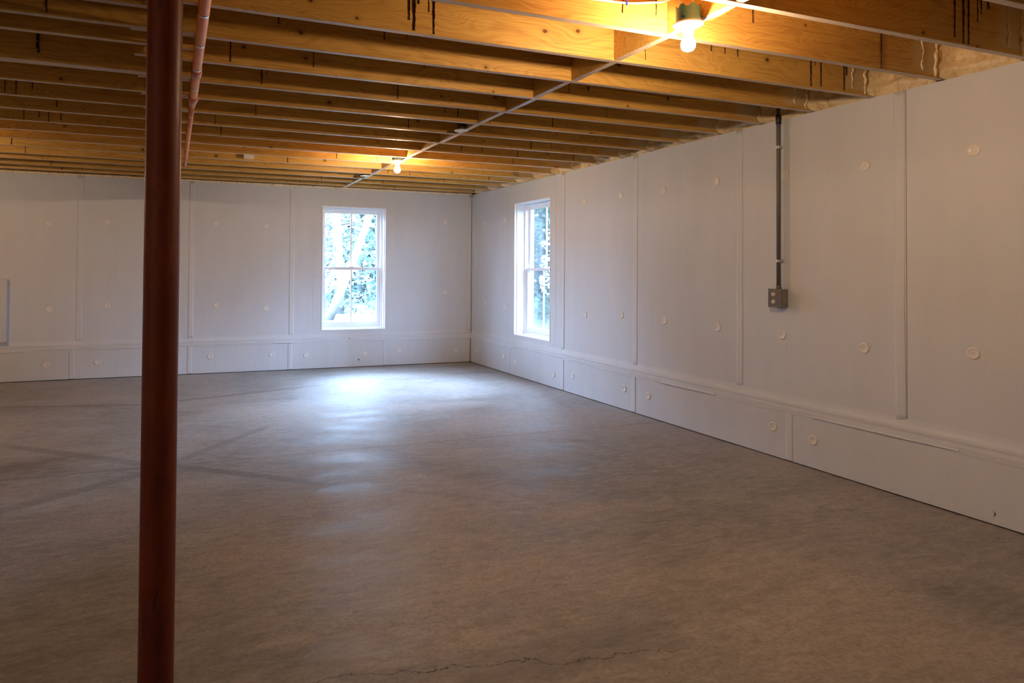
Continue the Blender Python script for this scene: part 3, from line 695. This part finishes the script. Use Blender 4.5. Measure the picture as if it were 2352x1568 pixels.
# ------------------------------------------------------------------ conduit and outlet on the right wall
cy_ = 3.572; cxx = W-.030
cd = thing('electrical_conduit', 'dark grey conduit running down the right wall to the outlet', 'conduit', (cxx, cy_, 1.19))
MB().tube([(0, 0, 0), (0, 0, .6), (0, 0, 1.15), (0, 0, 1.30)], .0138, 20).obj('pipe', M['conduit'], cd, True)
MB().tube([(0, 0, 1.135), (0, 0, 1.14), (0, 0, 1.20), (0, 0, 1.205)], [.0142, .018, .018, .0142], 20).obj('coupling', M['black'], cd, True)
MB().tube([(0, 0, -.012), (0, 0, -.010), (0, 0, .012), (0, 0, .0125)], [.0142, .0165, .0165, .0142], 20).obj('box_connector', M['boxgrey'], cd, True)
for z in (2.165-1.19, 1.372-1.19):
    pts = [(.0295, -.020), (.0295, -.0155), (.004, -.0155)]+[(-.0155*math.sin(a*math.pi/10), -.0155*math.cos(a*math.pi/10)) for a in range(11)]+[(.004, .0155), (.0265, .0155), (.0265, .046), (.0290, .046)]
    vs = []; fs = []
    for a, b in pts: vs += [(a, b, z-.009), (a, b, z+.009)]
    for k in range(len(pts)-1): fs.append([2*k, 2*k+2, 2*k+3, 2*k+1])
    st_ = MB().poly(vs, fs).obj('conduit_strap', M['galv'], cd)
    sm_ = st_.modifiers.new('t', 'SOLIDIFY'); sm_.thickness = .0016; sm_.offset = 0
    MB().lathe([(0, -.0085), (.004, -.008), (.0065, -.004), (.0065, 0)], c=(.0262, .034, z), seg=12, axis='x').obj('strap_screw', M['nail'], st_, True)
ya, yb, za, zb = 3.520, 3.632, 1.050, 1.176
ob = thing('outlet_box', 'grey steel outlet box with two almond sockets at the conduit end', 'outlet', (W-.0005, (ya+yb)/2, (za+zb)/2))
hy, hz = (yb-ya)/2, (zb-za)/2
bd = MB().box((-.052, -hy, -hz), (0, hy, hz)).obj('box_body', M['boxside'], ob, bevel=.003)
for yk, zk in ((-.0008, .03), (-.0008, -.03)):
    MB().lathe([(0, -.0012), (.012, -.0012), (.0125, 0)], c=(-.022, -hy, zk), seg=20, axis='y').obj('knockout', M['boxside'], bd, True)
for zk in (.018, -.022): MB().lathe([(0, -.0006), (.0024, -.0004), (.0026, 0)], c=(-.046, -hy, zk), seg=10, axis='y').obj('screw_hole', M['dark'], bd)
cv = MB().box((-.0605, -hy-.001, -hz-.001), (-.0525, hy+.003, hz+.003)).obj('cover_plate', M['boxgrey'], ob, bevel=.006)
for zk in (.027, -.025):
    o_ = MB().lathe([(0, -.0045), (.0152, -.0045), (.0165, -.003), (.0168, 0)], c=(0, 0, 0), seg=28, axis='x').obj('receptacle', M['almond'], cv, True, loc=(-.0606, .010, zk))
    o_.scale = (1, 1, .88)
    for yy, hh in ((.0055, .0045), (-.0055, .0038)):
        MB().box((-.0052, yy-.0009, -hh), (-.0046, yy+.0009, hh)).obj('slot', M['dark'], cv, loc=(-.0606, .010, zk+.004))
    MB().lathe([(0, -.0052), (.0022, -.0052), (.0022, -.0044)], c=(-.0606, .010, zk-.0085), seg=10, axis='x').obj('slot', M['dark'], cv)
for yy, zk in ((.010, .055), (.010, .001), (.010, -.053), (-.046, .052), (-.046, -.052)):
    MB().lathe([(0, -.0022), (.0028, -.0018), (.003, 0)], c=(-.0606, yy, zk), seg=10, axis='x').obj('screw', M['nail'], cv, True)

# ------------------------------------------------------------------ outdoors
GZ = .22
g = MB().grid([-60, XL-.31, W+.31, 60], [-60, YF-.31, D+.31, 60], [(XL-.31, W+.31, YF-.31, D+.31)], GZ-.1, GZ, lambda u, d, w: (u, w, d)).obj('ground', M['ground']); struct(g)
def leaves(mb, c, rad, n, size, rr, flat=.8):
    for _ in range(n):
        while True:
            p = Vector((rr.uniform(-1, 1), rr.uniform(-1, 1), rr.uniform(-1, 1)))
            if p.length < 1: break
        p = Vector(c)+Vector((p.x*rad[0], p.y*rad[1], p.z*rad[2]))
        a = Vector((rr.gauss(0, 1), rr.gauss(0, 1), rr.gauss(0, 1)*flat)).normalized(); b = a.orthogonal().normalized()
        s = size*rr.uniform(.6, 1.4)
        mb.poly([p-a*s, p+b*s*.45, p+a*s, p-b*s*.45], [[0, 1, 2, 3]])
def tree(x, y, h, r, cr, label, leaf, bark='bark', lean=(0, 0), n=1500, low=.12, seed=0, crowns=9, grp=None, size=.09):
    rr = random.Random(seed); root = thing('tree', label, 'tree', (x, y, GZ-.05), grp)
    pts = [(lean[0]*f*h+.08*math.sin(f*5+seed), lean[1]*f*h+.06*math.cos(f*4+seed), f*h) for f in [k/9 for k in range(10)]]
    MB().tube(pts, [r*(1-.8*k/9) for k in range(10)], 9).obj('trunk', M[bark], root, True)
    br_ = MB(); lf = MB()
    for k in range(crowns):
        f = low+(1-low)*(k+.5)/crowns; q = pts[min(9, int(f*9))]; a = rr.uniform(0, 6.28); ln = cr*(1.05-f*.6)
        tip = (q[0]+math.cos(a)*ln, q[1]+math.sin(a)*ln, q[2]+rr.uniform(-.2, .5))
        br_.tube([q, ((q[0]+tip[0])/2, (q[1]+tip[1])/2, (q[2]+tip[2])/2+.08), tip], [r*.28, r*.18, r*.06], 5)
        leaves(lf, ((q[0]+tip[0])/2, (q[1]+tip[1])/2, (q[2]+tip[2])/2), (ln*.75, ln*.75, h/crowns*.8), n//crowns, size, rr)
    br_.obj('branches', M[bark], root, True)['kind'] = 'stuff'; lf.obj('foliage', M[leaf], root)['kind'] = 'stuff'
    return root
GR = 'woodland trees outside the windows'
TS = [(3.05, 14.2, 6.5, .10, .7, 'pale birch trunk leaning right across the back window', 'leaf3', 'birch', (.40, 0), 500, .5),
      (3.78, 16.2, 7.5, .10, 1.1, 'slim pale upright trunk behind the leaning birch', 'leaf3', 'birch', (.01, 0), 900, .35),
      (5.05, 15.5, 4.2, .05, 1.1, 'thin dark sapling at the right of the back window view', 'leaf', 'bark', (0, 0), 1200, .05),
      (11.6, 18.5, 7.5, .12, 1.6, 'evergreen filling the right window view', 'leaf2', 'bark', (0, 0), 1800, .05),
      (9.8, 16.2, 5.5, .08, 1.3, 'leafy green tree low in the right window view', 'leaf', 'bark', (.02, 0), 1500, .05),
      (10.4, 20.5, 8, .14, 1.6, 'pale broad tree behind the evergreen in the right window', 'leaf3', 'birch', (0, 0), 1500, .2)]
for k, (x, y, h, r, cr, lb, lf, bk, ln, n, low) in enumerate(TS): tree(x, y, h, r, cr, lb, lf, bk, ln, n, low, seed=k+1)
rr = random.Random(5)
spots = [(2.6, 19.5), (4.4, 19), (5.8, 21.5), (3.4, 22.5), (7.3, 19.8), (12.9, 15.6), (12.4, 21.8), (14.4, 18.4), (15, 22.5), (16, 14.2), (9.2, 23), (5.0, 25)]
for k, (x, y) in enumerate(spots):
    tree(x, y, rr.uniform(5.2, 7.8), rr.uniform(.07, .13), rr.uniform(1.3, 1.8), 'woodland tree in the washed-out greenery outside the windows', ('leaf', 'leaf3', 'leaf2', 'leaf3')[k % 4], ('bark', 'birch')[k % 2], (rr.uniform(-.05, .05), 0), 1700, .04, seed=k+20, grp=GR, crowns=12)
belt = [(x, 26.5+1.2*math.sin(x*1.7)) for x in [-11+2.5*k for k in range(11)]]+[(22.5+1.2*math.sin(y*1.3), y) for y in [-9+2.5*k for k in range(14)]]+[(17.5, 25.5), (20, 25)]
for k, (x, y) in enumerate(belt):
    tree(x, y, rr.uniform(7.5, 9.5), .13, 2.1, 'far tree of the dense belt closing the view outside', ('leaf', 'leaf2', 'leaf3', 'leaf')[k % 4], 'bark', (0, 0), 1500, .02, seed=k+70, grp='dense belt of trees far outside', crowns=12, size=.30)
ub = MB(); rr = random.Random(9)
for k in range(150):
    x, y = (rr.uniform(-2, 9), rr.uniform(12.2, 22)) if k % 2 else (rr.uniform(7.2, 13), rr.uniform(8.5, 20))
    leaves(ub, (x, y, GZ+.12), (.45, .45, rr.uniform(.18, .5)), 80, .07, rr, .5)
o = ub.obj('undergrowth', M['leaf']); tag(o, 'low green undergrowth on the ground outside the windows', 'undergrowth'); o['kind'] = 'stuff'
